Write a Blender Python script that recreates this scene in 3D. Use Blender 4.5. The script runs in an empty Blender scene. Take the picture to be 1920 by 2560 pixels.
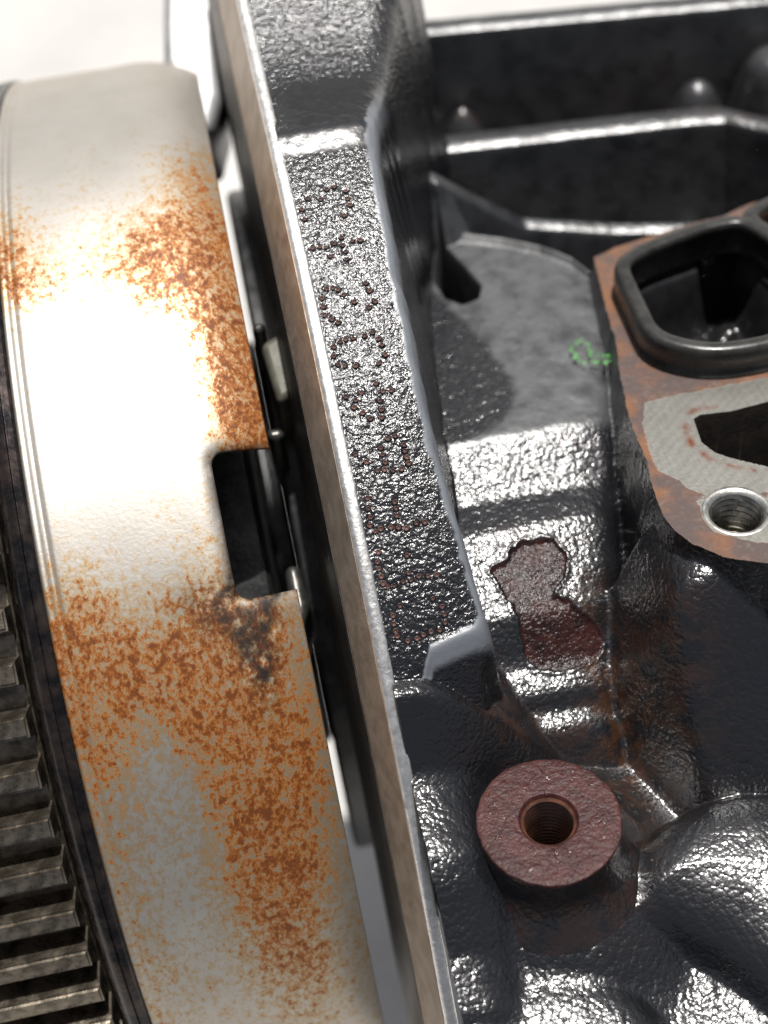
import bpy, bmesh, math, random
import numpy as np
from mathutils import Vector, Matrix

# ------------------------------------------------------------------ camera, sky, sun, exposure
S = 0.001                                   # everything below is written in millimetres
sc = bpy.context.scene
COL = sc.collection
PITCH, ROLL, YAW = 0.310, -0.195, 0.068
CAM = np.array([-10.215, -92.465, 226.38])
FPX = 1280 / math.tan(math.radians(21))
_f = np.array([0, math.sin(PITCH), -math.cos(PITCH)]); _u = np.array([0, math.cos(PITCH), math.sin(PITCH)]); _r = np.array([1., 0, 0])
_f, _r = _f * math.cos(YAW) + _r * math.sin(YAW), _r * math.cos(YAW) - _f * math.sin(YAW)
_r, _u = _r * math.cos(ROLL) + _u * math.sin(ROLL), _u * math.cos(ROLL) - _r * math.sin(ROLL)

cam_d = bpy.data.cameras.new('camera'); cam = bpy.data.objects.new('camera', cam_d); COL.objects.link(cam)
M = Matrix.Identity(4)
for i in range(3):
    M[i][0], M[i][1], M[i][2], M[i][3] = _r[i], _u[i], -_f[i], CAM[i] * S
cam.matrix_world = M
cam_d.sensor_fit = 'VERTICAL'; cam_d.sensor_height = 24; cam_d.lens = 12 / math.tan(math.radians(21))
cam_d.clip_start = 0.01; cam_d.clip_end = 200
cam_d.dof.use_dof = True; cam_d.dof.focus_distance = 0.250; cam_d.dof.aperture_fstop = cam_d.lens / 5.0
sc.camera = cam

SUN_EL, SUN_AZ = math.radians(62), math.radians(11)       # azimuth from +Y towards +X
sun_dir = Vector((math.cos(SUN_EL) * math.sin(SUN_AZ), math.cos(SUN_EL) * math.cos(SUN_AZ), math.sin(SUN_EL)))
w = bpy.data.worlds.new('World'); sc.world = w; w.use_nodes = True
wt = w.node_tree; bg = wt.nodes['Background']
sky = wt.nodes.new('ShaderNodeTexSky'); sky.sky_type = 'NISHITA'; sky.sun_disc = False
sky.dust_density = 5; sky.ozone_density = 0.3; sky.air_density = 0.8; sky.sun_elevation = SUN_EL; sky.sun_rotation = SUN_AZ
hs = wt.nodes.new('ShaderNodeHueSaturation'); hs.inputs['Saturation'].default_value = .55; wt.links.new(sky.outputs[0], hs.inputs['Color']); wt.links.new(hs.outputs[0], bg.inputs[0]); bg.inputs[1].default_value = 0.065
sd = bpy.data.lights.new('sun', 'SUN'); sd.energy = 5.0; sd.angle = math.radians(0.6); sd.color = (1, 0.975, 0.94)
so = bpy.data.objects.new('sun', sd); COL.objects.link(so)
so.rotation_euler = sun_dir.to_track_quat('Z', 'Y').to_euler(); so.location = sun_dir * 2
sc.view_settings.view_transform = 'Standard'; sc.view_settings.look = 'None'
sc.view_settings.exposure = 0.18; sc.view_settings.gamma = 1
sc.cycles.use_denoising = True
sc.cycles.max_bounces = 6
sc.cycles.sample_clamp_indirect = 4

# ------------------------------------------------------------------ measuring helpers (photo pixel at 1659x2212 -> place)
K = 1920 / 1659
TAU = math.radians(27); CT, ST = math.cos(TAU), math.sin(TAU)
def ray(x, y):
    d = _f + _r * ((x * K - 960) / FPX) + _u * ((1280 - y * K) / FPX); return d / np.linalg.norm(d)
def to_w(x, v, ww):                       # block frame (x, v, w) -> world mm
    return np.stack([x, CT * v + ST * ww, -ST * v + CT * ww], -1)
def vw(y, z): return CT * y - ST * z, ST * y + CT * z
def onw(px, py, ww):                      # point of the block frame at height w seen at a pixel
    d = ray(px, py); cv, cw = vw(CAM[1], CAM[2]); dv, dw = vw(d[1], d[2]); t = (ww - cw) / dw
    return CAM[0] + d[0] * t, cv + dv * t
def onz(px, py, z): d = ray(px, py); return CAM + d * ((z - CAM[2]) / d[2])
RD, YD, ZD = 146.278, 16.823, -153.353    # flexplate drum radius and axis
def oncyl(px, py, R=RD):
    d = ray(px, py); o = CAM - np.array([0, YD, ZD]); a = d[1]**2 + d[2]**2; b = o[1]*d[1] + o[2]*d[2]; c = o[1]**2 + o[2]**2 - R*R
    t = (-b - math.sqrt(max(b*b - a*c, 0))) / a; P = CAM + d * t
    return P[0], math.atan2(P[1] - YD, P[2] - ZD)
rng = np.random.default_rng(7)
def sstep(a, b, x): t = np.clip((x - a) / (b - a), 0, 1); return t * t * (3 - 2 * t)
def vnoise(x, y, seed=0):                 # smooth value noise, cell 1
    r = np.random.default_rng(seed); T = r.random((256, 256)) * 2 - 1
    xi = np.floor(x).astype(int); yi = np.floor(y).astype(int); fx = x - xi; fy = y - yi
    fx = fx*fx*(3-2*fx); fy = fy*fy*(3-2*fy)
    g = lambda i, j: T[(xi+i) % 256, (yi+j) % 256]
    return (g(0,0)*(1-fx)+g(1,0)*fx)*(1-fy) + (g(0,1)*(1-fx)+g(1,1)*fx)*fy
def sdf(X, Y, P):                         # signed distance to polygon, negative inside
    P = np.asarray(P, float); n = len(P); d = np.full(X.shape, 1e9); ins = np.zeros(X.shape, bool)
    for i in range(n):
        a = P[i]; b = P[(i+1) % n]; e = b - a
        t = np.clip(((X-a[0])*e[0] + (Y-a[1])*e[1]) / (e@e + 1e-12), 0, 1)
        d = np.minimum(d, np.hypot(X-a[0]-t*e[0], Y-a[1]-t*e[1]))
        if a[1] != b[1]:
            c = ((a[1] > Y) != (b[1] > Y)) & (X < e[0]*(Y-a[1])/e[1] + a[0]); ins ^= c
    return np.where(ins, -d, d)
def splus(d, r): return 0.5 * (d + np.sqrt(d*d + r*r))
def smax(a, b, k): h = np.clip(.5 + .5*(a-b)/k, 0, 1); return b*(1-h) + a*h + k*h*(1-h)
def smin(a, b, k): return -smax(-a, -b, k)

# ------------------------------------------------------------------ material helpers
def mat(name):
    m = bpy.data.materials.new(name); m.use_nodes = True; t = m.node_tree
    return m, t, t.nodes['Principled BSDF']
class N:
    def __init__(s, t): s.t = t; s._co = None
    def new(s, k, **kw):
        n = s.t.nodes.new(k)
        for a, b in kw.items(): setattr(n, a, b)
        return n
    def put(s, n, i, v):
        if hasattr(v, 'is_output') or isinstance(v, bpy.types.NodeSocket): s.t.links.new(v, n.inputs[i])
        else: n.inputs[i].default_value = v
    def co(s):
        if s._co is None: s._co = s.new('ShaderNodeTexCoord').outputs['Object']
        return s._co
    def scaled(s, sx, sy, sz, rot=(0, 0, 0)):
        m = s.new('ShaderNodeMapping'); s.put(m, 0, s.co()); m.inputs['Scale'].default_value = (sx, sy, sz); m.inputs['Rotation'].default_value = rot; return m.outputs[0]
    def noise(s, scale, detail=3, rough=.55, vec=None, dist=0.):
        n = s.new('ShaderNodeTexNoise'); s.put(n, 'Vector', vec or s.co()); n.inputs['Scale'].default_value = scale
        n.inputs['Detail'].default_value = detail; n.inputs['Roughness'].default_value = rough; n.inputs['Distortion'].default_value = dist
        return n.outputs['Fac']
    def voro(s, scale, feature='F1', vec=None):
        n = s.new('ShaderNodeTexVoronoi', feature=feature); s.put(n, 'Vector', vec or s.co()); n.inputs['Scale'].default_value = scale; return n.outputs[0]
    def math(s, op, a, b=0., c=None, clamp=False):
        n = s.new('ShaderNodeMath', operation=op, use_clamp=clamp); s.put(n, 0, a); s.put(n, 1, b)
        if c is not None: s.put(n, 2, c)
        return n.outputs[0]
    def step(s, v, a, b):
        n = s.new('ShaderNodeMapRange', interpolation_type='SMOOTHSTEP'); s.put(n, 0, v); s.put(n, 1, a); s.put(n, 2, b); return n.outputs[0]
    def mix(s, f, a, b):
        n = s.new('ShaderNodeMix', data_type='RGBA'); s.put(n, 0, f)
        s.put(n, 6, a if not isinstance(a, tuple) else (*a, 1)); s.put(n, 7, b if not isinstance(b, tuple) else (*b, 1)); return n.outputs[2]
    def mixf(s, f, a, b):
        n = s.new('ShaderNodeMix', data_type='FLOAT'); s.put(n, 0, f); s.put(n, 2, a); s.put(n, 3, b); return n.outputs[0]
    def attr(s, name): n = s.new('ShaderNodeAttribute', attribute_name=name); return n.outputs['Fac']
    def bump(s, h, strength, dist, normal=None):
        n = s.new('ShaderNodeBump'); s.put(n, 'Height', h); s.put(n, 'Strength', strength); n.inputs['Distance'].default_value = dist
        if normal: s.put(n, 'Normal', normal)
        return n.outputs[0]
MATS = {}
# glossy black paint over sand-cast iron
m, t, b = mat('black_cast_paint'); MATS['cast'] = m; n = N(t)
grain, rust, matte, band = n.attr('grain'), n.attr('rust'), n.attr('matte'), n.attr('band')
h1 = n.noise(980, 2, .5, dist=.5); h2 = n.noise(2400, 2, .6); h3 = n.noise(420, 2, .5)
hh = n.math('ADD', n.math('ADD', n.math('MULTIPLY', h1, 1.0), n.math('MULTIPLY', h2, .30)), n.math('MULTIPLY', h3, .5))
bead = n.attr('bead')
vo = n.new('ShaderNodeTexVoronoi', feature='F1'); n.put(vo, 'Vector', n.co()); vo.inputs['Scale'].default_value = 980
wq = n.new('ShaderNodeVectorMath', operation='ADD'); nzv = n.new('ShaderNodeTexNoise'); n.put(nzv, 'Vector', n.co()); nzv.inputs['Scale'].default_value = 700
wsc = n.new('ShaderNodeVectorMath', operation='SCALE'); n.put(wsc, 0, nzv.outputs['Color']); wsc.inputs['Scale'].default_value = .0016; n.put(wq, 0, n.co()); n.put(wq, 1, wsc.outputs[0]); n.put(vo, 'Vector', wq.outputs[0])
hb = n.math('ADD', n.math('MULTIPLY', n.math('MULTIPLY', vo.outputs['Distance'], vo.outputs['Distance']), -.6), n.math('ADD', n.math('MULTIPLY', h3, .45), n.math('MULTIPLY', h2, .26)))
nb = n.bump(n.mixf(bead, hh, hb), n.math('MULTIPLY', grain, n.mixf(bead, 1., .78), clamp=True), 0.00043)
rn = n.noise(240, 5, .65); rm = n.math('MULTIPLY', rust, n.step(rn, .38, .6), clamp=True)
dust_lift = n.math('MULTIPLY', matte, n.step(n.noise(160, 5, .6), .3, .62))  # dust on the web, plus painted shadow lift on the far ribs
base = n.mix(dust_lift, (.007, .0075, .009), (.070, .073, .077))
base = n.mix(n.math('MULTIPLY', band, .9), base, (.15, .165, .185))
base = n.mix(rm, base, n.mix(n.noise(500, 3), (.022, .011, .006), (.085, .034, .012)))
n.put(b, 'Base Color', base); n.put(b, 'Normal', nb)
n.put(b, 'Roughness', n.math('ADD', n.math('ADD', .155, n.math('MULTIPLY', band, .24)), n.math('ADD', n.math('MULTIPLY', matte, .33), n.math('MULTIPLY', n.noise(420, 3), .12))))
b.inputs['Specular IOR Level'].default_value = 1.0
# bare edge of the paint ridge around the pad has little grain; its sheen is put into a paler blue-grey
# pad of the gasket: milled iron, rust around
m, t, b = mat('milled_iron'); MATS['pad'] = m; n = N(t)
ml = n.attr('milled'); redl = n.attr('redline')
nz = n.noise(420, 5, .65); mk = n.step(n.math('ADD', ml, n.math('MULTIPLY', n.math('SUBTRACT', nz, .5), .9)), .42, .58)
wv = n.new('ShaderNodeTexWave'); n.put(wv, 'Vector', n.scaled(1, 1, 1, (0, 0, .95))); wv.inputs['Scale'].default_value = 170; wv.inputs['Distortion'].default_value = 5.5; wv.inputs['Detail'].default_value = 2
wv2 = n.new('ShaderNodeTexWave'); n.put(wv2, 'Vector', n.scaled(1, 1, 1, (0, 0, -.35))); wv2.inputs['Scale'].default_value = 60; wv2.inputs['Distortion'].default_value = 5.0
lines = n.math('MULTIPLY', n.math('ADD', wv.outputs['Fac'], n.math('MULTIPLY', wv2.outputs['Fac'], .12)), .66)
steel = n.mix(n.math('ADD', n.math('MULTIPLY', lines, .14), n.math('ADD', n.math('MULTIPLY', n.noise(1, 5, .7, n.scaled(2200, 200, 200, (0, 0, .95))), .6), n.math('MULTIPLY', n.noise(220, 5, .7), .3))), (.13, .125, .10), (.52, .51, .47))
rustc = n.mix(n.step(n.noise(110, 5, .65), .40, .68), (.068, .046, .041), (.16, .066, .026))
rustc = n.mix(n.math('MULTIPLY', n.step(n.noise(600, 4, .7), .5, .75), .5), rustc, (.16, .13, .12))
col = n.mix(mk, rustc, steel)
col = n.mix(n.math('MULTIPLY', redl, n.step(n.noise(350, 4), .35, .75)), col, (.24, .07, .03))
n.put(b, 'Base Color', col); n.put(b, 'Metallic', n.math('MULTIPLY', mk, .85)); n.put(b, 'Roughness', n.mixf(mk, .72, .38))
n.put(b, 'Normal', n.bump(n.math('ADD', n.math('MULTIPLY', lines, .03), n.noise(1500, 3, .6)), n.mixf(mk, .55, .16), .0003))
# red-brown rusty face of the boss and peeled paint
def rusty(key, c1, c2, rough, bs, wet=.0, bd=.0003, nscale=900):
    m, t, b = mat(key); MATS[key] = m; n = N(t)
    c = n.mix(n.step(n.noise(260, 5, .65), .35, .65), c1, c2)
    spot = n.step(n.noise(1000, 2, .5), .60, .66)
    c = n.mix(n.math('MULTIPLY', n.step(n.noise(700, 3, .6), .6, .7), .6), c, (.03, .028, .032))
    n.put(b, 'Base Color', c); n.put(b, 'Roughness', n.mixf(n.math('MULTIPLY', spot, wet), rough, .15))
    n.put(b, 'Normal', n.bump(n.math('ADD', n.noise(nscale, 3, .6), n.math('MULTIPLY', n.noise(2300, 2), .3)), bs, bd))
rusty('boss_rust', (.030, .008, .0075), (.056, .017, .015), .46, 1.0, 1.0, .0004)
rusty('flake_rust', (.012, .005, .005), (.034, .011, .009), .22, .9, .6, .0005)
MATS['flake_rust'].node_tree.nodes['Principled BSDF'].inputs['Specular IOR Level'].default_value = .35
rusty('dot_rust', (.050, .025, .020), (.115, .056, .045), .38, .5, .4, .0003)
MATS['boss_rust'].node_tree.nodes['Principled BSDF'].inputs['Specular IOR Level'].default_value = .3
rusty('thread_rust', (.05, .022, .014), (.12, .05, .03), .32, .3)
# flexplate: greyish steel with rust bloom and heat tint
m, t, b = mat('rusted_steel'); MATS['drum'] = m; n = N(t)
rd, ht, dk = n.attr('rustmask'), n.attr('heat'), n.attr('dark')
st = n.scaled(1.15, .85, .85, (0, 0, 0))
cl = n.noise(95, 4, .6, st); sp = n.noise(600, 5, .74, st, .3); sp2 = n.noise(1300, 3, .6, st)
dens = n.math('ADD', n.math('SUBTRACT', n.math('MULTIPLY', rd, .62), .10), n.math('MULTIPLY', n.math('SUBTRACT', cl, .5), .55))
val = n.math('ADD', n.math('ADD', n.math('MULTIPLY', sp, .72), n.math('MULTIPLY', sp2, .28)), n.math('MULTIPLY', dens, .33))
r1 = n.step(val, .575, .69); r2 = n.step(val, .655, .76); halo = n.step(val, .44, .64)
steelc = n.mix(n.noise(120, 4, .6), (.41, .385, .345), (.53, .505, .465))
steelc = n.mix(n.math('MULTIPLY', halo, .72), steelc, (.43, .265, .085))
c = n.mix(r1, steelc, n.mix(n.noise(210, 3), (.36, .125, .012), (.22, .055, .008)))
c = n.mix(n.math('MULTIPLY', r2, .85), c, (.10, .027, .007))
c = n.mix(n.math('MULTIPLY', ht, n.math('ADD', .55, n.math('MULTIPLY', n.noise(300, 3), .5)), clamp=True), c, (.095, .042, .022))
c = n.mix(n.math('MULTIPLY', dk, n.step(n.noise(260, 5, .65), .22, .62), clamp=True), c, (.016, .009, .006))
n.put(b, 'Base Color', c)
rr = n.math('MAXIMUM', n.math('MAXIMUM', n.math('MULTIPLY', r1, .85), ht), dk)
n.put(b, 'Metallic', n.mixf(rr, .85, .1)); n.put(b, 'Roughness', n.mixf(rr, .49, .50))
n.put(b, 'Normal', n.bump(n.math('ADD', n.math('MULTIPLY', r1, .5), n.noise(1300, 3, .6)), .13, .0003))
def metal(key, c1, c2, rough, metallic=1., bs=.2, scale=300, bd=.0003, bscale=900, rvar=.15):
    m, t, b = mat(key); MATS[key] = m; n = N(t)
    n.put(b, 'Base Color', n.mix(n.step(n.noise(scale, 5, .65), .35, .65), c1, c2)); b.inputs['Metallic'].default_value = metallic
    n.put(b, 'Roughness', n.math('ADD', rough, n.math('MULTIPLY', n.math('SUBTRACT', n.noise(scale * 2, 4), .5), rvar * 2)))
    n.put(b, 'Normal', n.bump(n.noise(bscale, 4, .6), bs, bd)); return m
metal('gear_steel', (.10, .085, .065), (.27, .23, .18), .30, .85, .35, 260)
metal('dark_rim', (.012, .012, .014), (.05, .038, .034), .26, .7, .2, 200)
metal('bare_edge', (.70, .69, .66), (.86, .85, .83), .36, .9, .35, 500, .0003, 1400)
metal('mating_face', (.33, .265, .205), (.44, .365, .295), .42, .45, .22, 220)
metal('plate_edge', (.09, .075, .06), (.17, .145, .12), .45, .4, .25, 160)
metal('dark_iron', (.015, .015, .016), (.05, .05, .05), .38, .3, .4, 200)
metal('khaki_iron', (.075, .072, .055), (.12, .115, .09), .55, .2, .4, 200)
metal('cast_aluminium', (.30, .30, .30), (.38, .38, .385), .5, .5, .3, 120)
metal('thread_steel', (.20, .19, .165), (.36, .345, .31), .28, .95, .15, 300)
metal('worn_steel', (.12, .118, .11), (.22, .215, .20), .35, .9, .2, 200)
metal('bright_ring', (.50, .49, .45), (.66, .65, .61), .30, .95, .2, 400)
metal('dark_brown', (.012, .010, .009), (.035, .026, .02), .6, 0, .4, 150)
metal('rubber', (.018, .018, .0165), (.034, .033, .031), .28, 0, .15, 150)
metal('black_gloss', (.008, .008, .009), (.016, .016, .017), .16, 0, .25, 150, .0006, 250)
m, t, b = mat('green_paint'); MATS['green'] = m; n = N(t)
n.put(b, 'Base Color', n.mix(n.noise(500, 3), (.035, .19, .03), (.09, .34, .075))); b.inputs['Roughness'].default_value = .5
n.put(b, 'Alpha', n.step(n.noise(850, 4, .65), .46, .60)); n.put(b, 'Normal', n.bump(n.noise(900, 2), .8, .0005))
m, t, b = mat('pale_concrete'); MATS['ground'] = m; n = N(t)
n.put(b, 'Base Color', n.mix(n.noise(14, 6, .65), (.38, .37, .35), (.62, .61, .59))); b.inputs['Roughness'].default_value = .9
n.put(b, 'Normal', n.bump(n.noise(120, 5, .6), .4, .004))

# ------------------------------------------------------------------ mesh helpers
def put(name, verts, faces, m, parent=None, smooth=True, attrs=None, normals=None):
    me = bpy.data.meshes.new(name); V = np.asarray(verts, np.float64) * S
    F = faces
    if isinstance(F, np.ndarray):
        k = F.shape[1]; me.vertices.add(len(V)); me.vertices.foreach_set('co', V.astype(np.float32).ravel())
        me.loops.add(F.size); me.loops.foreach_set('vertex_index', F.astype(np.int32).ravel())
        me.polygons.add(len(F)); me.polygons.foreach_set('loop_start', np.arange(0, F.size, k, dtype=np.int32))
        me.update(calc_edges=True); me.validate()
    else:
        me.from_pydata([tuple(v) for v in V], [], F)
    me.polygons.foreach_set('use_smooth', np.full(len(me.polygons), smooth)); me.update()
    for an, av in (attrs or {}).items():
        a = me.attributes.new(an, 'FLOAT', 'POINT'); a.data.foreach_set('value', np.asarray(av, np.float32))
    if normals is not None: me.normals_split_custom_set_from_vertices([tuple(q) for q in normals])
    if m: me.materials.append(MATS[m])
    o = bpy.data.objects.new(name, me); COL.objects.link(o); o.parent = parent
    return o
def empty(name, label, cat, group=None):
    o = bpy.data.objects.new(name, None); COL.objects.link(o); o.empty_display_size = .02
    o['label'] = label; o['category'] = cat
    if group: o['group'] = group
    return o
def sweep(name, prof, path, m, parent, closed_prof=False, closed_path=False, smooth=True, caps=True):
    """prof(i) -> list of points for path sample i"""
    rings = [np.asarray(prof(i), float) for i in range(path)]
    k = len(rings[0]); V = np.concatenate(rings); F = []
    for i in range(path if closed_path else path - 1):
        j = (i + 1) % path
        for a in range(k if closed_prof else k - 1):
            c = (a + 1) % k; F.append((i*k+a, i*k+c, j*k+c, j*k+a))
    if closed_prof and not closed_path and caps: F.append(tuple(range(k))[::-1]); F.append(tuple((path-1)*k + q for q in range(k)))
    return put(name, V, F, m, parent, smooth)
def autosmooth(o, deg=35):
    me = o.data; bm = bmesh.new(); bm.from_mesh(me)
    bmesh.ops.recalc_face_normals(bm, faces=bm.faces)
    for e in bm.edges:
        if len(e.link_faces) == 2 and e.calc_face_angle(0) > math.radians(deg): e.smooth = False
    bm.to_mesh(me); bm.free(); return o
def bev(o, wd, seg=2, ang=40):
    md = o.modifiers.new('bevel', 'BEVEL'); md.width = wd * S; md.segments = seg; md.limit_method = 'ANGLE'; md.angle_limit = math.radians(ang); return o
def lathe(name, prof, m, parent, origin, axis=(0, ST, CT), seg=64, smooth=True, wob=None):
    az = Vector(axis).normalized(); ax = Vector((1, 0, 0)); ay = az.cross(ax); V = []; F = []; k = len(prof)
    for i in range(seg):
        a = 2*math.pi*i/seg; d = ax*math.cos(a) + ay*math.sin(a)
        for r, h in prof:
            rr = r * (1 + (wob(a, h) if wob else 0)); q = Vector(origin) + d*rr + az*h; V.append(tuple(q))
    for i in range(seg):
        j = (i+1) % seg
        for a in range(k-1): F.append((i*k+a, j*k+a, j*k+a+1, i*k+a+1))
    return put(name, V, F, m, parent, smooth)

# ------------------------------------------------------------------ ground
g = put('ground', [(-9000, -9000, -460), (9000, -9000, -460), (9000, 9000, -460), (-9000, 9000, -460)], [(0, 1, 2, 3)], 'ground')
g['kind'] = 'structure'; g['label'] = 'pale sunlit concrete ground far below the engine'; g['category'] = 'ground'

# ------------------------------------------------------------------ engine block
block = empty('engine_block', 'black painted cast iron engine block with stamped flange rim and machined pad', 'engine block')
# curve of the flange rim in the y-z plane
RF, YF = 164.094, 22.47
ry = np.arange(-150., 175., .25)
slope = -(ry - YF) / np.sqrt(np.maximum(RF**2 - (ry - YF)**2, 400))
sl_top = np.interp(ry, [57, 59, 62, 65, 79, 84, 96, 118, 140, 175], [-.215, -.02, -.02, -.50, -.46, -.30, -.12, -.02, -.10, -.4])
slope = np.minimum(np.where(ry > 57, sl_top, np.where(ry < YF, slope*.74, slope)), .7)
rz = np.concatenate([[0], np.cumsum((slope[1:] + slope[:-1]) * .125)])
rz -= np.interp(YF, ry, rz)
lip_slope = np.where(ry > 57, np.interp(ry, [57, 70, 90, 118, 175], [-.215, -.28, -.27, -.15, -.35]), slope)
lz = np.concatenate([[0], np.cumsum((lip_slope[1:] + lip_slope[:-1]) * .125)]); lz -= np.interp(YF, ry, lz)
rv, rw = vw(ry, rz)
def rim_w(v): return np.interp(v, rv, rw)
def onrim(px, py):                        # where a pixel meets the rim
    d = ray(px, py); t0 = 150.
    for t in np.arange(180, 420, .25):
        P = CAM + d * t
        if P[2] < np.interp(P[1], ry, rz): return P
    return P

GX0, GX1, GV0, GV1, GS = 1.6, 176., -118., 190., .3
xs = np.arange(GX0, GX1, GS); vs = np.arange(GV0, GV1, GS)
X, Vv = np.meshgrid(xs, vs, indexing='ij')
def chain(px, py, w0, steps):
    """profile along v below a pixel column: list of (pixel row, slope towards -v); returns v, w arrays (v ascending)"""
    x0, v0 = onw(px, py, w0); out = [(v0, w0)]; cv, cw = vw(CAM[1], CAM[2])
    for py2, dpx, s in steps:
        d = ray(px + dpx, py2); dv, dw = vw(d[1], d[2]); a, c = out[-1]
        # w = c + s*(v-a)  with  v = cv+dv t, w = cw+dw t
        tt = (c + s*(cv - a) - cw) / (dw - s*dv); out.append((cv + dv*tt, cw + dw*tt))
    o = sorted(out); return np.array([q[0] for q in o]), np.array([q[1] for q in o])
def soft_interp(v, pv, pw, sig):
    lo, hi = pv[0] - 60, pv[-1] + 60; q = np.arange(lo, hi, .1); f = np.interp(q, pv, pw)
    kx = np.arange(-int(4*sig/.1), int(4*sig/.1)+1) * .1; kk = np.exp(-kx**2/2/sig**2); kk /= kk.sum()
    f = np.convolve(np.pad(f, len(kx)//2, mode='edge'), kk, 'valid'); return np.interp(v, q, f)
# --- web between rim and pad
W1 = -30.
pv, pw = chain(1150, 545, W1, [(925, 0, .02), (1062, 0, .50), (1128, 0, -.02), (1320, 0, .42), (1425, 0, 1.0), (1500, 0, .35), (1530, 0, 1.6), (1570, 0, .05), (1660, 0, .5), (1800, 0, .45)])
web = soft_interp(Vv - .00*(X-35), pv, pw, .8)
xe_w, ve_w = [], []
ridge = [onw(*q, W1) for q in [(985, 505), (1080, 515), (1160, 530), (1230, 555), (1290, 596), (1330, 640)]]
rx_, rv_ = np.array([q[0] for q in ridge]), np.array([q[1] for q in ridge])
web = web - 2.2 * splus(Vv - np.interp(X, rx_, rv_), 1.2)
web = web + 1.7*np.exp(-((Vv - np.interp(X, rx_, rv_) + 1.2)/1.7)**2)
xr1, _ = onw(1340, 930, W1); _, vmid = onw(1340, 930, W1)
xr2, vr2 = onw(1345, 1450, -48.)
web_xr = np.interp(Vv, [vr2-30, vr2, vmid, vmid+60], [xr2-1, xr2, xr1+.5, xr1+14])
web = web - 7.0 * splus(X - web_xr - .8*vnoise(X*0, Vv/5, 71), np.interp(Vv, [vr2, vmid, vmid + 30], [2.6, 2.0, 1.0]))
# --- lower-left floor (below the stamped end of the rim)
lv, lw = chain(945, 1478, float(rim_w(onw(945, 1478, -37)[1])), [(1650, 0, 1.75), (1695, 0, .50), (1835, 20, .10), (1895, 20, .62), (2062, 30, .95), (2185, 80, .40), (2205, 80, 1.2), (2290, 80, .3)])
low = soft_interp(Vv + .12*(X-12)*0, lv, lw, .7)
# --- floor right of boss, under the pad
FL = -74.
floor = np.full(X.shape, FL) + 1.5*vnoise(X/14, Vv/14, 3)
vtop = onw(1100, 500, -40)[1]
floor = np.where(Vv > vtop, floor + (-66 - FL) * sstep(vtop, vtop+8, Vv), floor)
H = floor.copy()
# mound under the boss
BW = -50.; bx, bv = onw(1185, 1770, BW); BR = 13.1
dB = np.hypot(X-bx, Vv-bv)
H = smax(H, BW - 11 - .85*splus(dB - BR - 1.5, 4), 4)
xs_low = onw(1010, 1760, -66)[0] - 4
H = smax(H, low - 1.4*splus(X - xs_low - 2, 5), 3.)
vwl = onw(1150, 1530, -55)[1]
H = smax(H, web - 3.5*splus(vwl - 7 - Vv, 3), 1.2)
# slope linking web foot to the boss, right side
lnk = BW - 13 - .30*splus(X - bx - 6, 6) - .02*(Vv-bv); H = smax(H, lnk - 1.0*splus(bv - Vv, 6) - 1.5*splus(Vv-vwl-6, 3), 5)
# --- pad with the gasket
PW = -24.
pad_px = [(1284, 556), (1300, 640), (1326, 720), (1338, 800), (1352, 880), (1372, 940), (1398, 1000), (1412, 1060), (1432, 1112), (1462, 1150), (1498, 1176), (1560, 1202), (1659, 1218), (1800, 1235), (1950, 1150), (1950, 380), (1760, 400), (1620, 440), (1560, 468), (1500, 480), (1400, 512), (1330, 535)]
pad_poly = [onw(*q, PW) for q in pad_px]
dP = sdf(X, Vv, pad_poly)
dPn = dP + .35*vnoise(X/2.2, Vv/2.2, 9)
dPx = dP - .15*vnoise(X/1.5, Vv/1.5, 9) - .2*vnoise(X/4, Vv/4, 10)
padh = np.where(dPx <= 0, PW, PW - .5 - 7*np.maximum(dPx, 0))
vedge = onw(1560, 1202, PW)[1]
below = PW - 2.5 - 1.45*splus(vedge + .10*(X-66) - Vv, 2.) - 3.2*splus(onw(1420, 1330, -44)[0] - X, 3)   # dark wall under the pad
below = np.where(Vv < vedge + 16, below, -300) + 1.0*vnoise(X/9, Vv/9, 5)
H = smax(H, below, 6)
H = smax(H, padh, .3)
# --- dome, lower right
DW = -66.
dome_px = [(1352, 1900), (1380, 1850), (1440, 1795), (1510, 1758), (1600, 1738), (1760, 1730), (1900, 1800), (1900, 2260), (1760, 2190), (1659, 2110), (1560, 2040), (1460, 1998), (1370, 1975)]
dome_poly = [onw(*q, DW) for q in dome_px]
dD = sdf(X, Vv, dome_poly)
dome = DW + 6.0*(1-np.exp(-splus(-dD, 2)/6.)) - 3.0*splus(dD, 1.2); dome = dome + .25*(Vv - np.mean([q[1] for q in dome_poly])) * np.exp(-splus(dD, 2)/8)
H = smax(H, dome, 3.)
# --- disc at the bottom edge
cx, cv_ = onw(1215, 2330, -72.); dC = np.hypot(X-cx, Vv-cv_) - 19.
H = smax(H, -72. + 3*(1-np.exp(-splus(-dC, 2)/4)) - 1.6*splus(dC, 1.8) + .20*(Vv-cv_), 2.)
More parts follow.
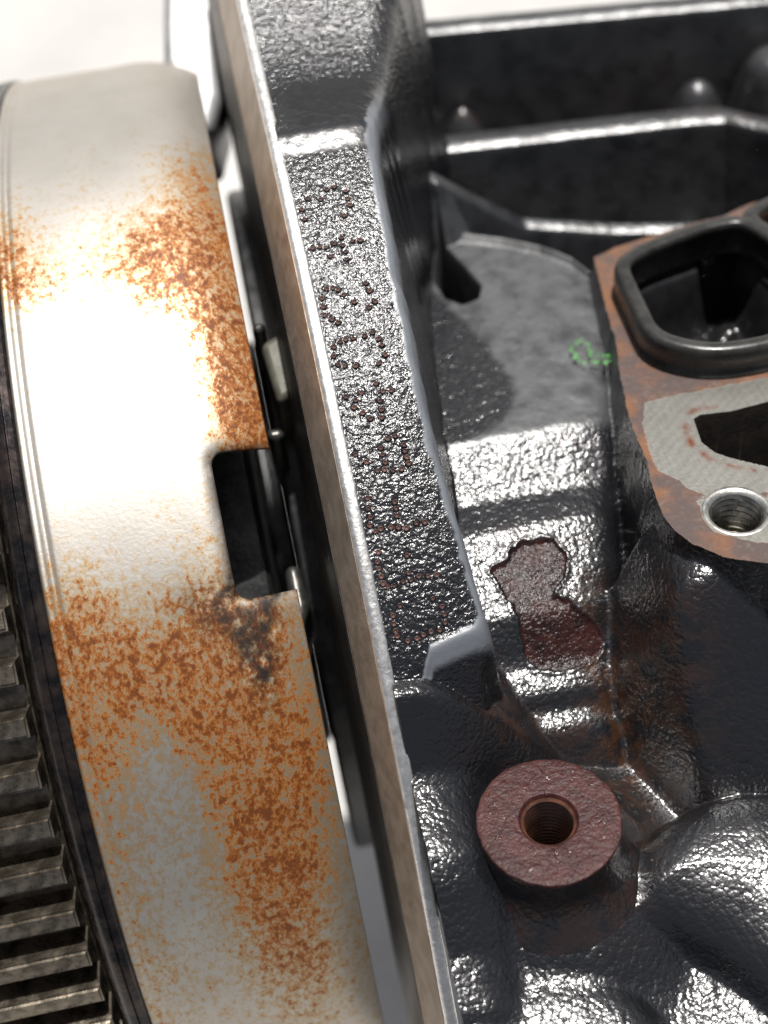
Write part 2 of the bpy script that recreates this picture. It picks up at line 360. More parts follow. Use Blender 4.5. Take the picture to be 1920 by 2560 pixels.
# --- ribs behind (upper right)
def rib(edge_px, wtop, thick, sfront, sback, extra=None, r=1.2):
    ws = extra or [wtop]*len(edge_px); E_ = [onw(*q, w_) for q, w_ in zip(edge_px, ws)]; wtop = np.interp(X, [q[0] for q in E_], ws); ex = np.array([q[0] for q in E_]); ev = np.array([q[1] for q in E_])
    e = np.interp(X, ex, ev)
    return smin(smin(smin(wtop + 0*X, wtop - .5*(e - Vv), r), wtop - 1.3 - sfront*(e - 2.6 - Vv), r), wtop - sback*(Vv - e - thick), r)
H = smax(H, rib([(900, 358), (940, 378), (1040, 430), (1130, 474), (1320, 486), (1560, 484), (1800, 480)], -37., 1.2, 3.0, 2.0, [-12., -14., -24., -33., -36., -37., -37.], r=1.0), .8)
rib2 = rib([(900, 318), (940, 314), (1480, 252), (1560, 246), (1659, 268), (1800, 290)], -22., 4.5, 5.0, 3.0, r=.8); H = smax(H, rib2, .8)
rib1 = rib([(880, 64), (920, 58), (1540, 2), (1800, -22)], -8., 4.0, 5.5, 6.0, None, r=.8); H = smax(H, rib1, .8)
endv = np.interp(X, [onw(920, 58, -8.)[0], onw(1800, -22, -8.)[0]], [onw(920, 58, -8.)[1], onw(1800, -22, -8.)[1]])
H = np.where(Vv > endv + 9, np.maximum(H - 14*(Vv-endv-9), -120), H)
# round lumps cast onto the ribs and the column in the far corner
for px, py, ww, r_, sl_ in ((1000, 222, -23., 3.2, 3.2), (1512, 165, -18., 4.6, 3.2), (1492, 372, -37., 3.6, 3.2), (1690, 95, -12., 9., 5.)):
    a_, c_ = onw(px, py, ww); H = smax(H, ww - sl_*splus(np.hypot(X-a_, Vv-c_-1) - r_, 3.), 5.)
cxx = onw(1640, 200, -40)[0]
# hole beside the flange
hp = [onw(*q, W1) for q in [(950, 520), (985, 560), (1036, 615), (1030, 640), (1000, 652), (965, 640), (940, 600)]]
dh = sdf(X, Vv, hp); H = np.where(dh < 2, H - 26*(1-sstep(-1.0, .5, dh)), H)
# raised facet beside hole
fc = [onw(*q, W1+3) for q in [(985, 560), (1000, 520), (1110, 560), (1150, 600), (1060, 640), (1036, 612)]]
# --- rim of the flange, stamped face
rimw = rim_w(Vv)
def vy(yv): return float(np.interp(yv, ry, rv))
xr = np.interp(Vv, [vy(-60), vy(-46.5), vy(-42.7), vy(-39.5), vy(-33), vy(-20), vy(-7), vy(10), vy(30), vy(50), vy(57), vy(66), vy(80), vy(100), vy(130)],
               [18, 19.0, 21.0, 21.4, 20.6, 19.5, 18.4, 18.1, 18.6, 19.8, 20.5, 22.0, 27.5, 34, 42]) + .25*vnoise(Vv/3., Vv*0+3, 21)
up = sstep(vy(60), vy(82), Vv)
wsl = np.interp(Vv, [vy(-30), vy(10), vy(60), vy(90)], [14, 7.5, 6.5, 9])
rimh = rimw - wsl*splus(X - xr - .2, .9) - up*np.maximum(X - xr + 7, 0)**2*.05
vbot = vy(-48)
v_end = np.interp(X, [2, 7.5, 19.9, 24], [-38., -36., -33.7, -32.])
dE = smin(xr - X, (Vv - v_end) + np.maximum(9.5 - X, 0)*1.3, 2.5)          # distance inside the outline of the stamped face
lowp = 1 - sstep(vy(54), vy(58), Vv)
pad_edge = np.exp(-((dE - 1.0)/.95)**2) * lowp
rimh = rimh - 1.35*splus(v_end - Vv - .4, 1.4) + (.30 + .65*np.exp(-np.maximum(Vv - v_end, 0)/4))*pad_edge
H = smax(H, np.where(Vv > vbot - 22, rimh, -300), .8)
on_rim = H < rimh + .35
# stamped dots: pits in the face
Z1 = lambda q: ((q[0]/2.765+640)/K, (q[1]/2.765+340)/K)
Z2 = lambda q: ((q[0]/2.572+740)/K, (q[1]/2.572+900)/K)
CH = [[Z1(q) for q in c] for c in [
 [(490,370),(540,350),(620,380),(635,435),(650,475),(610,545),(360,430),(320,510),(335,575),(445,440)],
 [(390,775),(440,765),(485,770),(540,740),(590,700),(600,752),(665,725),(720,715),(620,800),(625,850),(515,830)],
 [(490,1060),(530,1050),(568,1060),(455,1120),(605,1100),(680,1145),(465,1185),(475,1240),(525,1270),(568,1292),(760,1015),(785,1070),(780,1185),(825,1140)],
 [(540,1460),(580,1420),(620,1405),(670,1395),(750,1380),(805,1360),(845,1400),(870,1440),(895,1510),(540,1525),(570,1580),(612,1592),(690,1590),(850,1575)]]] + [[Z2(q) for q in c] for c in [
 [(515,150),(320,240),(420,215),(385,260),(375,305),(430,340),(540,265),(550,320),(550,368),(480,380),(560,198),(612,200)],
 [(590,505),(640,490),(545,565),(555,605),(695,550),(702,590),(715,630),(725,668),(385,610),(455,660),(575,660),(525,718),(570,705),(625,712),(680,705)],
 [(460,890),(465,960),(480,1015),(475,1065),(510,1105),(545,1085),(635,915),(645,960),(650,1002),(610,1080),(660,1080),(710,1080),(775,1050),(830,1045)],
 [(530,1240),(525,1300),(535,1345),(550,1395),(562,1440),(592,1462),(632,1450),(690,1430),(740,1415),(790,1395),(850,1390),(905,1385),(715,1260),(725,1370)],
 [(670,1585),(625,1650),(630,1700),(640,1745),(652,1782),(720,1815),(780,1795),(820,1770),(870,1755),(925,1740),(960,1690),(955,1640),(940,1585),(880,1540)]]]
dots = []
for c in CH:
    L = []
    for q in c:
        P = onrim(*q); dvv, dww = vw(P[1], P[2]); L.append((P[0], dvv)); d2 = (X-P[0])**2 + (Vv-dvv)**2
        H = H - .5*np.exp(-d2/(.42**2))
    dots.append(L)
# --- pockets: ports and threaded hole in the pad
def pocket(px, wpl, depth):
    P = [onw(*q, wpl) for q in px]; d = sdf(X, Vv, P); return d, np.where(d < -.16, depth, 0)
slot_px = [(1498, 905), (1512, 896), (1580, 888), (1680, 862), (1760, 850), (1900, 900), (1800, 1010), (1659, 1008), (1590, 992), (1545, 978), (1515, 955)]
dS, cS = pocket(slot_px, PW, 24.); H = H - cS
gk_w = PW + 7.5
gk_px = [(1338, 565), (1400, 527), (1478, 500), (1520, 484), (1606, 466), (1690, 520), (1790, 610), (1770, 690), (1659, 733), (1530, 750), (1412, 722)]
gk_in = [onw(*q, gk_w) for q in gk_px]
gi = [(a, b) for a, b in gk_in]
dG = sdf(X, Vv, gi)
H = H - np.where(dG < 0, 3 + (15 + 3.5*vnoise(X/5.5, Vv/5.5, 81))*(1-sstep(-8, -1.5, dG)), 0)
hx, hv = onw(1590, 645, PW-14); dH2 = np.hypot((X-hx)/9.5, (Vv-hv)/7.0) - 1; H = H - 18*(1-sstep(-.15, .12, dH2)) * (dG < 0)
tx, tv = onw(1592, 1103, PW); dT = np.hypot(X-tx, Vv-tv); TR = 5.6; H = H - 22*(dT < TR+.5)
H = H - 40*(1-sstep(BR-3.0, BR-1.0, dB))
# small-scale waviness of the casting
wav = .09*vnoise(X/3.6, Vv/3.6, 11) + .04*vnoise(X/1.5, Vv/1.5, 12)
is_pad = (dPn < .1) & (H > PW - 26) & (dG > -3) | ((dPn < .1) & (np.abs(H-PW) < .6))
is_pad &= (H > PW - 5)
H = H + wav*np.where(is_pad | on_rim, 0, 1) + np.where(on_rim, .04*vnoise(X/1.3, Vv/1.3, 14)*(1-np.clip(pad_edge*1.5, 0, 1)), 0)

# paint attributes (surface finish; far ribs and band also carry painted-in light)
grain = np.full(X.shape, .75)
grain = np.where(on_rim, .95, grain)
recess = sstep(vy(63), vy(66), Vv) * (1-sstep(vy(76), vy(82), Vv + 1.5*vnoise(X/2.5, Vv/2.5, 31))) * sstep(3, 7, X + 1.*vnoise(X/2, Vv/2, 32))
ledge = sstep(vy(56.5), vy(58), Vv + .5*vnoise(X/1.2, Vv/1.2, 33)) * (1-sstep(vy(63), vy(66), Vv))
grain = np.where(on_rim, grain*(1-.85*np.maximum(recess, ledge)), grain)
smooth_edge = sstep(2.2, 1.5, dE + .45*vnoise(X/.9, Vv/.9, 34)) * sstep(-1.1, -.3, dE) * on_rim * (1-up)
grain = grain*(1-.86*np.clip(smooth_edge, 0, 1))
gray_web = sstep(onw(1150, 935, W1)[1], onw(1150, 905, W1)[1], Vv) * (~on_rim) * (Vv < np.interp(X, rx_, rv_) + 0) * (X < 70)
dGl = sdf(X, Vv, [onw(*q, W1) for q in [(900, 600), (965, 655), (1040, 735), (1105, 820), (1112, 855), (1080, 900), (1000, 940), (900, 960)]])
gray_web = gray_web * sstep(-1.2, 1.8, dGl + .8*vnoise(X/2.5, Vv/2.5, 61))
grain = grain*(1-.75*gray_web)
far = sstep(onw(1150, 520, W1)[1], onw(1150, 480, W1)[1], Vv)*(~on_rim)
grain = grain*(1-.45*far)*(1-.35*sstep(2, -2, dD))
matte = .75*gray_web + .30*far*(1-gray_web)  # far term pales the paint to lift the shade between the ribs
band = np.clip(smooth_edge, 0, 1)
def blob(px, py, ww, rx, rvv): a, c = onw(px, py, ww); return np.exp(-(((X-a)/rx)**2 + ((Vv-c)/rvv)**2))
rust = .55*blob(1290, 1280, -38, 4, 14) + .8*blob(1330, 1450, -48, 5, 14) + .5*blob(1120, 1150, -36, 8, 4) + .6*blob(1075, 1520, -52, 3, 12) \
     + .7*blob(1420, 1560, -60, 9, 14) + .45*blob(1200, 1560, -56, 14, 4) + .6*blob(1340, 1790, -68, 5, 10) + .5*blob(1300, 1960, -72, 7, 8) \
     + .5*blob(1300, 430, -60, 22, 6) + .5*blob(1060, 470, -60, 10, 5) + .35*blob(1550, 430, -50, 14, 8) + .5*blob(1070, 1600, -60, 5, 6) + .3*blob(1230, 920, W1, 2, 2)
rust = np.clip(rust, 0, 1) * .65 * (~on_rim)
# milled area of the pad
mil_px = [(1395, 870), (1420, 862), (1659, 815), (1800, 780), (1950, 900), (1900, 1060), (1760, 1120), (1680, 1175), (1620, 1168), (1545, 1150), (1520, 1120), (1500, 1070), (1470, 1040), (1420, 1015), (1402, 970), (1390, 920)]
dM = sdf(X, Vv, [onw(*q, PW) for q in mil_px])
milled = sstep(1.6, -1.6, dM)
rb = [onw(*q, PW) for q in [(1440, 1050), (1500, 1062), (1580, 1080), (1659, 1062), (1659, 1074), (1580, 1088), (1500, 1075)]]
milled = milled*(1-.55*sstep(1.2, -.3, sdf(X, Vv, rb)))
redline = np.exp(-((dS-2.0)/.8)**2) * (X < onw(1600, 960, PW)[0])

# patches of peeled paint
fl_px = [(1062, 1228), (1095, 1208), (1105, 1185), (1130, 1168), (1165, 1160), (1195, 1165), (1215, 1185), (1224, 1205), (1218, 1240), (1200, 1262), (1195, 1280), (1230, 1290), (1255, 1312), (1290, 1340), (1305, 1368), (1290, 1400), (1255, 1425), (1210, 1440), (1160, 1438), (1135, 1415), (1128, 1360), (1105, 1300), (1080, 1260)]
flake_poly = []
for px, py in fl_px:
    d = ray(px, py); cv, cw = vw(CAM[1], CAM[2]); dv, dw = vw(d[1], d[2])
    for tt in np.arange(220, 340, .2):
        if cw + dw*tt < np.interp(cv + dv*tt, pv, pw): break
    flake_poly.append((CAM[0]+d[0]*tt, cv+dv*tt))
dF = sdf(X, Vv, flake_poly) + .35*vnoise(X/1.1, Vv/1.1, 41)
H = H - .55*sstep(.25, -.25, dF) + .22*np.exp(-((dF-.45)/.4)**2)
is_flake = dF < 0

# pull grid corners onto the outlines of slot, bolt hole and peeled patch so that their edges are clean
dTx = dT-TR-.5; snapped = {}
for kk_, d_, lim in (('s', dS, .17), ('t', dTx, .17), ('p', dPx, .17)):
    ga, gb = np.gradient(d_, GS, axis=0), np.gradient(d_, GS, axis=1); sn = np.abs(d_) < lim
    X = np.where(sn, X - d_*ga, X); Vv = np.where(sn, Vv - d_*gb, Vv)
    H = np.where(sn & (dPx < .17), PW, H); snapped[kk_] = np.where(sn, 0, d_)
# ---- turn the relief into meshes, one part per region of the casting
Wd = to_w(X, Vv, H)
gx = np.gradient(Wd, axis=0); gv = np.gradient(Wd, axis=1)
nrm = np.cross(gx, gv); nrm /= np.linalg.norm(nrm, axis=-1, keepdims=True)
nx, nv = X.shape
cxm = lambda A: A[:-1, :-1]
reg = np.full((nx-1, nv-1), 0)                             # 0 lower housing
Xc, Vc = cxm(X)+GS/2, cxm(Vv)+GS/2
vweb_lo = vwl - 6
reg[(Vc > vweb_lo)] = 1                                    # web
v_r = onw(1150, 500, W1)[1]
reg[Vc > np.interp(Xc, rx_, rv_) + 3.5] = 2                # ribs
reg[(Xc > onw(1380, 1300, -40)[0]) & (Vc < vedge + 10) & (Vc > vedge - 34)] = 3    # wall under pad
reg[cxm(on_rim) | ((Xc < cxm(xr) + 6) & (Vc > vbot - 4) & (cxm(H) > -28) & (Xc < 30))] = 4
reg[cxm(dD) < 1.5] = 5
mx4 = lambda A: np.maximum(np.maximum(A[:-1, :-1], A[1:, :-1]), np.maximum(A[:-1, 1:], A[1:, 1:]))
mn4 = lambda A: -mx4(-A)
reg[(mx4(snapped['p']) <= .01) & (mn4(snapped['s']) >= -.01) & (mn4(snapped['t']) >= -.01)] = 6
reg[(mn4(snapped['s']) < -.01) & (mx4(snapped['p']) <= .01)] = 9
reg[(cxm(dG) < .15)] = 7
reg[cxm(is_flake)] = 8
idx = np.arange(nx*nv).reshape(nx, nv)
quads = np.stack([idx[:-1, :-1], idx[1:, :-1], idx[1:, 1:], idx[:-1, 1:]], -1)
PV, PN = Wd.reshape(-1, 3), nrm.reshape(-1, 3)
PNw = nrm.copy()
for kk_, d_, sg_ in (('p', dPx, 1.), ('s', dS, -1.), ('t', dTx, -1.)):
    ga, gb = np.gradient(d_, GS, axis=0)*sg_, np.gradient(d_, GS, axis=1)*sg_
    nw = to_w(ga, gb, .12 + 0*ga); nw /= np.linalg.norm(nw, axis=-1, keepdims=True) + 1e-9
    PNw = np.where((np.abs(snapped[kk_]) < 1e-6)[..., None], nw, PNw)
PNf = nrm.copy(); PNf[np.minimum(np.minimum(-snapped['p'], snapped['s']), snapped['t']) >= -1e-6] = (0, ST, CT)
PNw, PNf = PNw.reshape(-1, 3), PNf.reshape(-1, 3)
AT = {'bead': np.where(on_rim, 0., 1.), 'band': band, 'grain': grain, 'rust': rust, 'matte': matte, 'milled': milled, 'redline': redline}
names = {0: ('lower_housing', 'cast'), 1: ('web', 'cast'), 2: ('rib', 'cast'), 3: ('side_wall', 'cast'), 4: ('flange_rim', 'cast'),
         5: ('cast_dome', 'cast'), 6: ('gasket_pad', 'pad'), 7: ('port', 'black_gloss'), 8: ('peeled_patch', 'flake_rust'), 9: ('slot', 'dark_brown')}
plabel = {4: 'black textured flange rim carrying the stamped characters', 6: 'milled pad with rusty border and slot', 8: 'dark red rust where the paint has peeled off the web'}
for k_, (nm, mt) in names.items():
    Q = quads[reg == k_]
    if not len(Q): continue
    used = np.unique(Q); rem = np.zeros(nx*nv, int); rem[used] = np.arange(len(used))
    att = {a: A.ravel()[used] for a, A in AT.items()} if mt in ('cast', 'pad') else None
    o = put(nm, PV[used], rem[Q], mt, block, True, att, (PNf if k_ == 6 else PNw)[used])
    if k_ in plabel: o['label'] = plabel[k_]

# boss with its threaded hole
bo = to_w(np.array(bx), np.array(bv), np.array(BW))
rngb = [random.Random(3).uniform(-1, 1) for _ in range(64)]
boss = lathe('boss', [(4.9, -.9), (5.25, -.25), (5.42, -.04), (5.6, 0), (7, .0), (9.0, .0), (12.2, 0), (12.55, -.02), (12.85, -.14), (13.0, -.6)], 'boss_rust', block, bo, seg=96,
             wob=lambda a, h: .006*math.sin(3*a+1) + .004*math.sin(7*a) + (.004*math.sin(23*a) if h > -.7 else 0))
autosmooth(boss, 25); boss['label'] = 'red rusted boss face with threaded hole'
lathe('boss_wall', [(12.98, -.6), (13.1, -1.5), (13.2, -5), (13.6, -8), (15.0, -11), (18, -14.5), (22, -20)], 'cast', boss, bo, seg=96, wob=lambda a, h: .006*math.sin(3*a+1) + .004*math.sin(7*a))
def add_attr(o, **kw):
    kw.setdefault('band', 0.); kw.setdefault('bead', 1.)
    for a, v_ in kw.items():
        at = o.data.attributes.new(a, 'FLOAT', 'POINT'); at.data.foreach_set('value', np.full(len(o.data.vertices), v_, np.float32))
add_attr(bpy.data.objects['boss_wall'], grain=.6, rust=.25, matte=.0)
def threads(name, R, pitch, n_, m, parent, origin, top=0.):
    prof = []
    for i in range(n_): prof += [(R, top - i*pitch), (R*.90, top - (i+.42)*pitch), (R*.90, top - (i+.55)*pitch), (R, top - (i+.97)*pitch)]
    prof += [(.01, top - n_*pitch - 2)]
    return lathe(name, prof, m, parent, origin, seg=72, smooth=False)
threads('threaded_hole', 4.95, 1.15, 16, 'thread_rust', boss, bo, -.75)
to = to_w(np.array(tx), np.array(tv), np.array(PW))
th = threads('threaded_hole', 5.05, 1.5, 12, 'thread_steel', block, to, -.75); th['label'] = 'clean threaded bolt hole in the milled pad'
lathe('chamfer_ring', [(5.06, -.75), (5.7, .03), (6.5, .06), (6.7, -.3)], 'bright_ring', th, to, seg=72)

# bare edge of the flange, machined face and rear plate, swept along the rim
yy = np.arange(-140, 160, 1.0); zz = np.interp(yy, ry, lz); ty = np.gradient(zz, yy)
nn = np.stack([-ty, np.ones_like(ty)], 1); nn /= np.linalg.norm(nn, axis=1)[:, None]
def prof_of(pts, jit=0., seed=1):
    jr = np.random.default_rng(seed).normal(size=(len(yy), len(pts), 2)) * jit
    def f(i): return [(x_ + jr[i, k_, 0], yy[i] + nn[i, 0]*(d_ + jr[i, k_, 1]), zz[i] + nn[i, 1]*(d_ + jr[i, k_, 1])) for k_, (x_, d_) in enumerate(pts)]
    return f
ridge_o = sweep('flange_edge', prof_of([(2.1, -34), (2.1, -.1), (1.8, .16), (.4, .10), (-.25, -.15), (-.45, -.6), (-.05, -34)], .02, 2), len(yy), 'bare_edge', block, True)
ridge_o['label'] = 'bright bare metal edge of the flange'; autosmooth(ridge_o, 50)
mf = sweep('mating_face', prof_of([(-.06, -.62), (-.55, -.7), (-3.8, -12.0), (-4.0, -12.6), (-.06, -12.7)]), len(yy), 'mating_face', block, True); autosmooth(mf, 40)
mf['label'] = 'brown machined mating face beside the bright edge'
rp = sweep('rear_plate', prof_of([(-.06, -12.9), (-3.6, -13.0), (-4.2, -13.4), (-5.4, -26), (-5.8, -34), (-6.6, -62), (-.06, -62)]), len(yy), 'plate_edge', block, True); autosmooth(rp, 40)

# stamped characters made of punched dots
for c, L in enumerate(dots):
    V, F = [], []
    for (dx, dv) in L:
        w0 = float(rim_w(dv)); e = .2; sl = float(rim_w(dv+e) - rim_w(dv-e))/(2*e)
        o_ = to_w(np.array(dx), np.array(dv), np.array(w0)); tv_ = to_w(np.array(0.), np.array(1.), np.array(sl)); tv_ /= np.linalg.norm(tv_)
        nz = np.cross([1, 0, 0], tv_); b0 = len(V); sc_ = random.Random(int(dx*1e4)).uniform(.85, 1.15); k = 10
        for r_, h_ in ((.48, -.10), (.41, .01), (.35, -.02), (.19, -.22)):
            for i in range(k):
                a = 2*math.pi*i/k; V.append(o_ + np.array([1, 0, 0])*r_*sc_*math.cos(a) + tv_*r_*sc_*math.sin(a) + nz*h_)
        V.append(o_ + nz*(-.36)); ap = len(V)-1
        for ring in range(3):
            for i in range(k):
                j = (i+1) % k; F.append((b0+ring*k+i, b0+ring*k+j, b0+(ring+1)*k+j, b0+(ring+1)*k+i))
        for i in range(k): F.append((b0+3*k+i, b0+3*k+(i+1) % k, ap))
    put('stamped_character', V, F, 'dot_rust', block)

# green paint mark on the web: two small loops
V, F = [], []
def stroke(pts, wd):
    P = [to_w(*[np.array(q) for q in (*onw(*p, W1), W1 + .45)]) for p in pts]; b0 = len(V)
    nz = np.array([0, ST, CT])
    for i, p in enumerate(P):
        d = P[min(i+1, len(P)-1)] - P[max(i-1, 0)]; d /= np.linalg.norm(d) + 1e-9; s_ = np.cross(nz, d)
        V.append(p - s_*wd - nz*.3); V.append(p); V.append(p + s_*wd - nz*.3)
        if i:
            a = b0 + 3*(i-1); F.append((a, a+1, a+4, a+3)); F.append((a+1, a+2, a+5, a+4))
stroke([(1262, 735), (1245, 742), (1238, 757), (1243, 775), (1258, 784), (1275, 786), (1290, 780)], .75)
stroke([(1262, 738), (1272, 752), (1278, 768), (1285, 780)], .6)
stroke([(1300, 768), (1312, 768), (1316, 778), (1308, 786), (1296, 784), (1292, 774), (1300, 767)], .7)
put('paint_mark', V, F, 'green', block)['label'] = 'bright green paint mark on the grey web'

# seal housing in the gap behind the flexplate and small pieces on it
def disc(name, x0, x1, yc, zc, R, m, parent, seg=96):
    prof = [(x0, .01), (x0, R-1.5), (x0+1, R), (x1-1, R), (x1, R-1.5), (x1, .01)]; V, F = [], []; k = len(prof)
    for i in range(seg):
        a_ = 2*math.pi*i/seg
        for x_, r_ in prof: V.append((x_, yc + r_*math.sin(a_), zc + r_*math.cos(a_)))
    for i in range(seg):
        j = (i+1) % seg
        for q_ in range(k-1): F.append((i*k+q_, i*k+q_+1, j*k+q_+1, j*k+q_))
    return autosmooth(put(name, V, F, m, parent, True), 40)
sh = disc('seal_housing', -11.0, -2.0, 32, -153, 97, 'dark_iron', block)
disc('seal_housing', -16.0, -11.2, 26, -153, 60, 'dark_iron', block)
disc('seal_housing', -52.0, -17.0, YD, ZD, 116, 'dark_iron', block)
def chunk(name, px4, ztop, depth, m, parent, b_=1.5):
    P = [onz(*q, ztop) for q in px4]; k = len(P); V = [tuple(p) for p in P] + [(p[0], p[1], p[2]-depth) for p in P]
    F = [tuple(range(k)), tuple(range(2*k-1, k-1, -1))] + [(i, k+i, k+(i+1) % k, (i+1) % k) for i in range(k)]
    o = put(name, V, F, m, parent, True); autosmooth(o, 30); bev(o, b_, 3); return o
chunk('casting_lug', [(562, 742), (622, 706), (650, 840), (600, 872)], -34, 40, 'khaki_iron', block)
chunk('bolt_head', [(540, 700), (568, 690), (574, 712), (548, 722)], -36, 30, 'worn_steel', block)
chunk('bolt_head', [(572, 926), (612, 922), (614, 946), (580, 952)], -36, 30, 'worn_steel', block)
chunk('bolt_head', [(612, 1222), (646, 1216), (668, 1300), (650, 1380), (628, 1310)], -40, 30, 'worn_steel', block, 3)
chunk('casting_lug', [(505, 1130), (560, 1118), (575, 1150), (520, 1165)], -60, 40, 'dark_iron', block, 4)
o = chunk('housing_lug', [(352, -60), (350, 60), (352, 130), (392, 215), (436, 292), (462, 270), (478, 200), (470, 80), (474, -60)], -66, 26, 'cast_aluminium', block, 4)
o['label'] = 'pale aluminium lug blurred beyond the flexplate'

# ------------------------------------------------------------------ rubber gasket standing on the pad
gask = empty('port_gasket', 'glossy black rubber gasket ring standing on the rusty milled pad', 'gasket')
def rounded(poly, rad=2.2, n_=6):
    P = [np.array(p, float) for p in poly]; out = []
    for i in range(len(P)):
        a, b_, c = P[i-1], P[i], P[(i+1) % len(P)]; la, lc = np.linalg.norm(a-b_), np.linalg.norm(c-b_); r_ = min(rad, la*.45, lc*.45)
        s_, e_ = b_ + (a-b_)/la*r_, b_ + (c-b_)/lc*r_
        for t_ in np.linspace(0, 1, n_): out.append((1-t_)**2*s_ + 2*t_*(1-t_)*b_ + t_**2*e_)
    return np.array(out)
def ring(name, px, rad, parent, wtop=gk_w):
    C = rounded([onw(*q, wtop) for q in px], rad); n_ = len(C)
    area = np.sum(C[:, 0]*np.roll(C[:, 1], -1) - np.roll(C[:, 0], -1)*C[:, 1]); sg = 1 if area > 0 else -1
    T = np.roll(C, -1, 0) - np.roll(C, 1, 0); T /= np.linalg.norm(T, axis=1)[:, None] + 1e-9; O = np.stack([T[:, 1], -T[:, 0]], 1)*sg
    # outward offset o, height h
    hgt = wtop - PW
    pr = [(1.9, -hgt+.1), (1.85, -hgt+1.0), (1.55, -hgt+1.2), (1.55, -hgt*.5), (1.7, -hgt*.45), (1.7, -1.3), (1.45, -.5), (.8, -.02), (-.8, 0), (-1.3, -.35), (-1.45, -1.2), (-1.45, -2.6), (-1.0, -2.9), (-1.0, -hgt-1)]
    pr = [(o_*1.15, h_) for o_, h_ in pr]
    def f(i): return [to_w(np.array(C[i, 0]+O[i, 0]*o_), np.array(C[i, 1]+O[i, 1]*o_), np.array(wtop+h_)) for o_, h_ in pr]
    return sweep(name, f, n_, 'rubber', parent, closed_path=True)
gl = [(1338, 565), (1400, 527), (1478, 500), (1520, 484), (1606, 466), (1690, 520), (1790, 610), (1770, 690), (1659, 733), (1530, 750), (1412, 722)]
ring('seal_lip', gl, 6.0, gask)
ring('seal_lip', [(1612, 462), (1660, 430), (1760, 400), (1860, 440), (1860, 560), (1790, 596), (1700, 520)], 4.0, gask)

# ------------------------------------------------------------------ flexplate
flex = empty('flexplate', 'rust-speckled steel flexplate drum with ring gear beside the engine block', 'flexplate')
flex.location = (0, YD*S, ZD*S)
XR, XL = -12.0, -57.8
NR = [oncyl(*q) for q in [(446, 962), (600, 966), (676, 1284), (512, 1285)]]
notch = [(a, th_*RD) for a, th_ in NR]; notch[1] = (XR+8, notch[1][1]); notch[2] = (XR+8, notch[2][1])
nl = [(notch[0][0], notch[0][1]), (notch[3][0], notch[3][1])]
xa = (nl[0][0] + nl[1][0])/2; s_top, s_bot = (notch[0][1] + NR[1][1]*RD)/2, (notch[3][1] + NR[2][1]*RD)/2
us = np.concatenate([np.arange(XL, XR, .5), [XR]]); ss = np.arange(math.radians(-88)*RD, math.radians(80)*RD, .5)
U, Sg = np.meshgrid(us, ss, indexing='ij')
def rbox(u, s): 
    cxn, csn = (xa + XR + 20)/2, (s_top+s_bot)/2; hx_, hs_ = (XR+20-xa)/2, abs(s_top-s_bot)/2; rr_ = 2.6
    qx, qy = np.abs(u-cxn)-hx_+rr_, np.abs(s-csn)-hs_+rr_
    return np.hypot(np.maximum(qx, 0), np.maximum(qy, 0)) + np.minimum(np.maximum(qx, qy), 0) - rr_
dN = rbox(U, Sg)
gu, gs = (rbox(U+.01, Sg)-rbox(U-.01, Sg))/.02, (rbox(U, Sg+.01)-rbox(U, Sg-.01))/.02
snap = (np.abs(dN) < .36) & (U < XR-.3)
U2 = np.where(snap, U - dN*gu, U); S2 = np.where(snap, Sg - dN*gs, Sg)
dd = rbox(U2, S2)
rad = RD - 5.0*np.maximum((U2-(XR-17))/17, 0)**2.2 - .9*np.exp(-np.maximum(dd, 0)/1.2)*(dd > -.5) + .12*vnoise(U2/9, S2/16, 51)
rad = rad + .35*np.exp(-((U2 - XL - .8)/.7)**2) - .5*np.exp(-((U2 - XL - 2.2)/.5)**2)
th2 = S2/RD
DV = np.stack([U2, rad*np.sin(th2), rad*np.cos(th2)], -1)
ii = np.arange(U.size).reshape(U.shape); Q = np.stack([ii[:-1, :-1], ii[1:, :-1], ii[1:, 1:], ii[:-1, 1:]], -1)
cen = (dN[:-1, :-1]+dN[1:, 1:]+dN[1:, :-1]+dN[:-1, 1:])/4; Q = Q[cen > 0]
def dblob(px, py, rx, rs):
    a, t_ = oncyl(px, py); return np.exp(-(((U2-a)/rx)**2 + ((S2-t_*RD)/rs)**2))
rm_ = .05 + .85*dblob(20, 560, 7, 16) + .9*dblob(330, 560, 13, 17) + .7*dblob(430, 400, 8, 20) + .9*dblob(500, 750, 7, 26) + .8*dblob(540, 900, 6, 10) + .55*dblob(100, 620, 8, 7) \
    + .9*dblob(330, 1450, 20, 14) + .75*dblob(520, 1550, 14, 22) + .7*dblob(180, 1400, 9, 18) + .6*dblob(560, 1850, 12, 30) + .55*dblob(250, 1700, 9, 26) + .5*dblob(620, 1650, 10, 30) \
    + .28*dblob(420, 1900, 24, 60) + .35*dblob(330, 2130, 12, 25) + .4*dblob(640, 2050, 8, 30) - .55*dblob(330, 1620, 8, 22) - .7*dblob(200, 900, 15, 34) - .45*dblob(400, 2000, 11, 40) - .6*dblob(150, 260, 30, 30)  # last term clears rust at the drum top, painting in burnt-out light
ht_ = .9*np.exp(-np.maximum(dd, 0)/2.6)*sstep(2, -6, S2 - s_bot) + .55*np.exp(-np.maximum(dd, 0)/1.3) + .9*dblob(480, 1345, 13, 9) + .7*dblob(425, 1270, 9, 12) + .5*dblob(560, 1400, 8, 12) + .35*dblob(640, 1330, 5, 6)
dk_ = 1.2*dblob(525, 1315, 5.5, 4.2) + 1.0*dblob(550, 1375, 4.2, 8) + .8*dblob(560, 1425, 2.6, 9) + .6*dblob(450, 1305, 7, 5) + .7*np.exp(-(dd/1.2)**2)
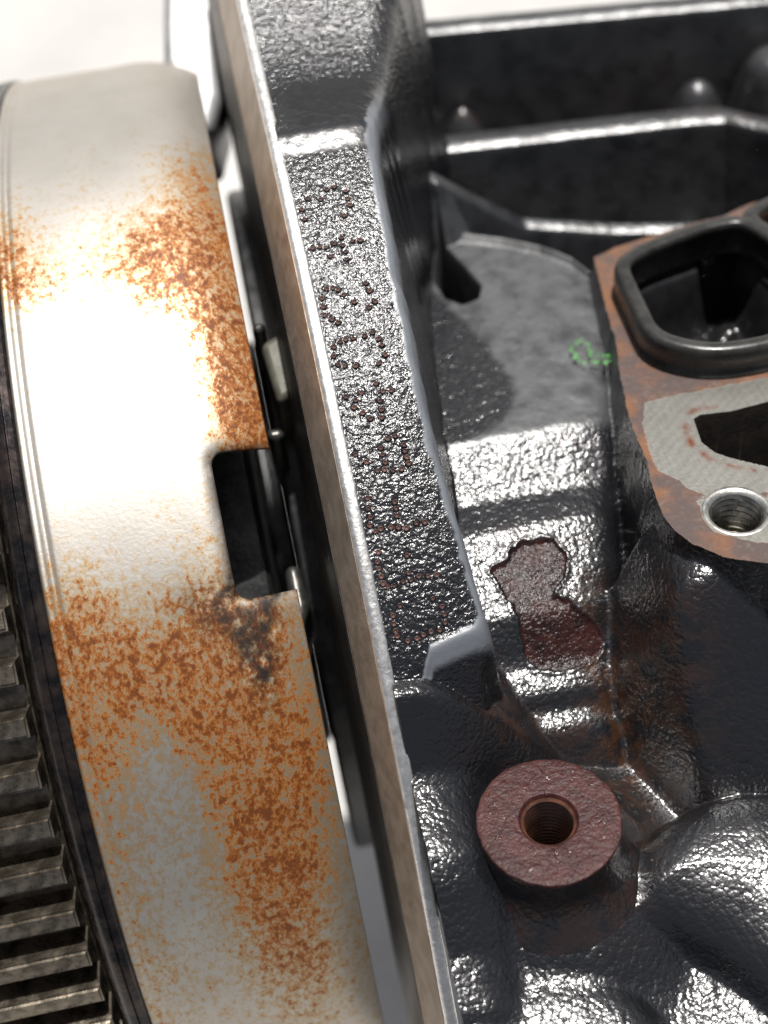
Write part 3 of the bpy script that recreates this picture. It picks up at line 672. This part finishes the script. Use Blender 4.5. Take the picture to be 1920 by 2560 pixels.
dr = put('drum', DV.reshape(-1, 3), Q, 'drum', flex, True, {'rustmask': np.clip(rm_, -.6, 1.).ravel(), 'heat': np.clip(ht_, 0, 1).ravel(), 'dark': np.clip(dk_, 0, 1).ravel()})
md = dr.modifiers.new('thickness', 'SOLIDIFY'); md.thickness = .0032; md.offset = 1 if False else -1
bm = bmesh.new(); bm.from_mesh(dr.data); bmesh.ops.delete(bm, geom=[v for v in bm.verts if not v.link_faces], context='VERTS')
bm.faces.ensure_lookup_table(); f0 = bm.faces[len(bm.faces)//2]
if f0.normal.dot(Vector((0, f0.calc_center_median().y, f0.calc_center_median().z))) < 0: bmesh.ops.reverse_faces(bm, faces=bm.faces)
bm.to_mesh(dr.data); bm.free()
def arcsweep(name, prof, m, parent, a0=-92, a1=84, n_=260, ang=30):
    A_ = np.radians(np.linspace(a0, a1, n_))
    o = sweep(name, lambda i: [(x_, r_*math.sin(A_[i]), r_*math.cos(A_[i])) for x_, r_ in prof], n_, m, parent, closed_prof=True); return autosmooth(o, ang)
arcsweep('rim_band', [(XL-.05, RD-4), (XL-.05, RD+.5), (XL-.5, RD+.8), (XL-1.6, RD+.75), (XL-1.75, RD+.3), (XL-1.95, RD+.3), (XL-2.1, RD+.8), (XL-3.2, RD+.7), (XL-4.0, RD+.2), (XL-5.0, RD-1.2), (XL-5.8, RD-3.2), (XL-6.2, RD-7), (XL-6.2, RD-9)], 'dark_rim', flex)
gear = arcsweep('ring_gear', [(XL-8.0, RD-30), (XL-8.0, RD-10.4), (XL-8.6, RD-9.8), (XL-34, RD-9.8), (XL-34, RD-30)], 'gear_steel', flex)
arcsweep('disc_plate', [(XL-8.2, RD-40), (XL-8.2, RD-30), (XL-.2, RD-4.1), (XL-.2, RD-8), (XL-3, RD-40)], 'dark_iron', flex)
# teeth share one mesh
pitch = 10.1/ (RD-5); hw0, hw1 = 2.9, 2.05; r0, r1 = RD-10.0, RD-3.6
tm = bpy.data.meshes.new('tooth'); xa_, xb_ = XL-33.5, XL-8.3
bm = bmesh.new(); vv = []
for x_ in (xa_, xb_):
    for (s_, r_) in ((-hw0, r0), (-hw1-.25, r1-1.5), (-hw1, r1), (hw1, r1), (hw1+.25, r1-1.5), (hw0, r0)): vv.append(bm.verts.new((x_*S, s_*S, r_*S)))
for i in range(5): bm.faces.new((vv[i], vv[i+1], vv[i+7], vv[i+6]))
bm.faces.new(vv[:6][::-1]); bm.faces.new(vv[6:])
bmesh.ops.recalc_face_normals(bm, faces=bm.faces)
bmesh.ops.bevel(bm, geom=[e for e in bm.edges if all(abs(v.co.z - r1*S) < 1e-6 for v in e.verts)], offset=.5*S, segments=2, affect='EDGES')
bm.to_mesh(tm); bm.free(); tm.materials.append(MATS['gear_steel'])
ph = oncyl(60, 1570, RD-3.6)[1]
k0 = int(math.floor((math.radians(-88) - ph)/pitch)) + 1
a_ = ph + k0*pitch
while a_ < math.radians(78):
    o = bpy.data.objects.new('tooth', tm); COL.objects.link(o); o.parent = gear; o.rotation_euler = (-a_, 0, 0); a_ += pitch
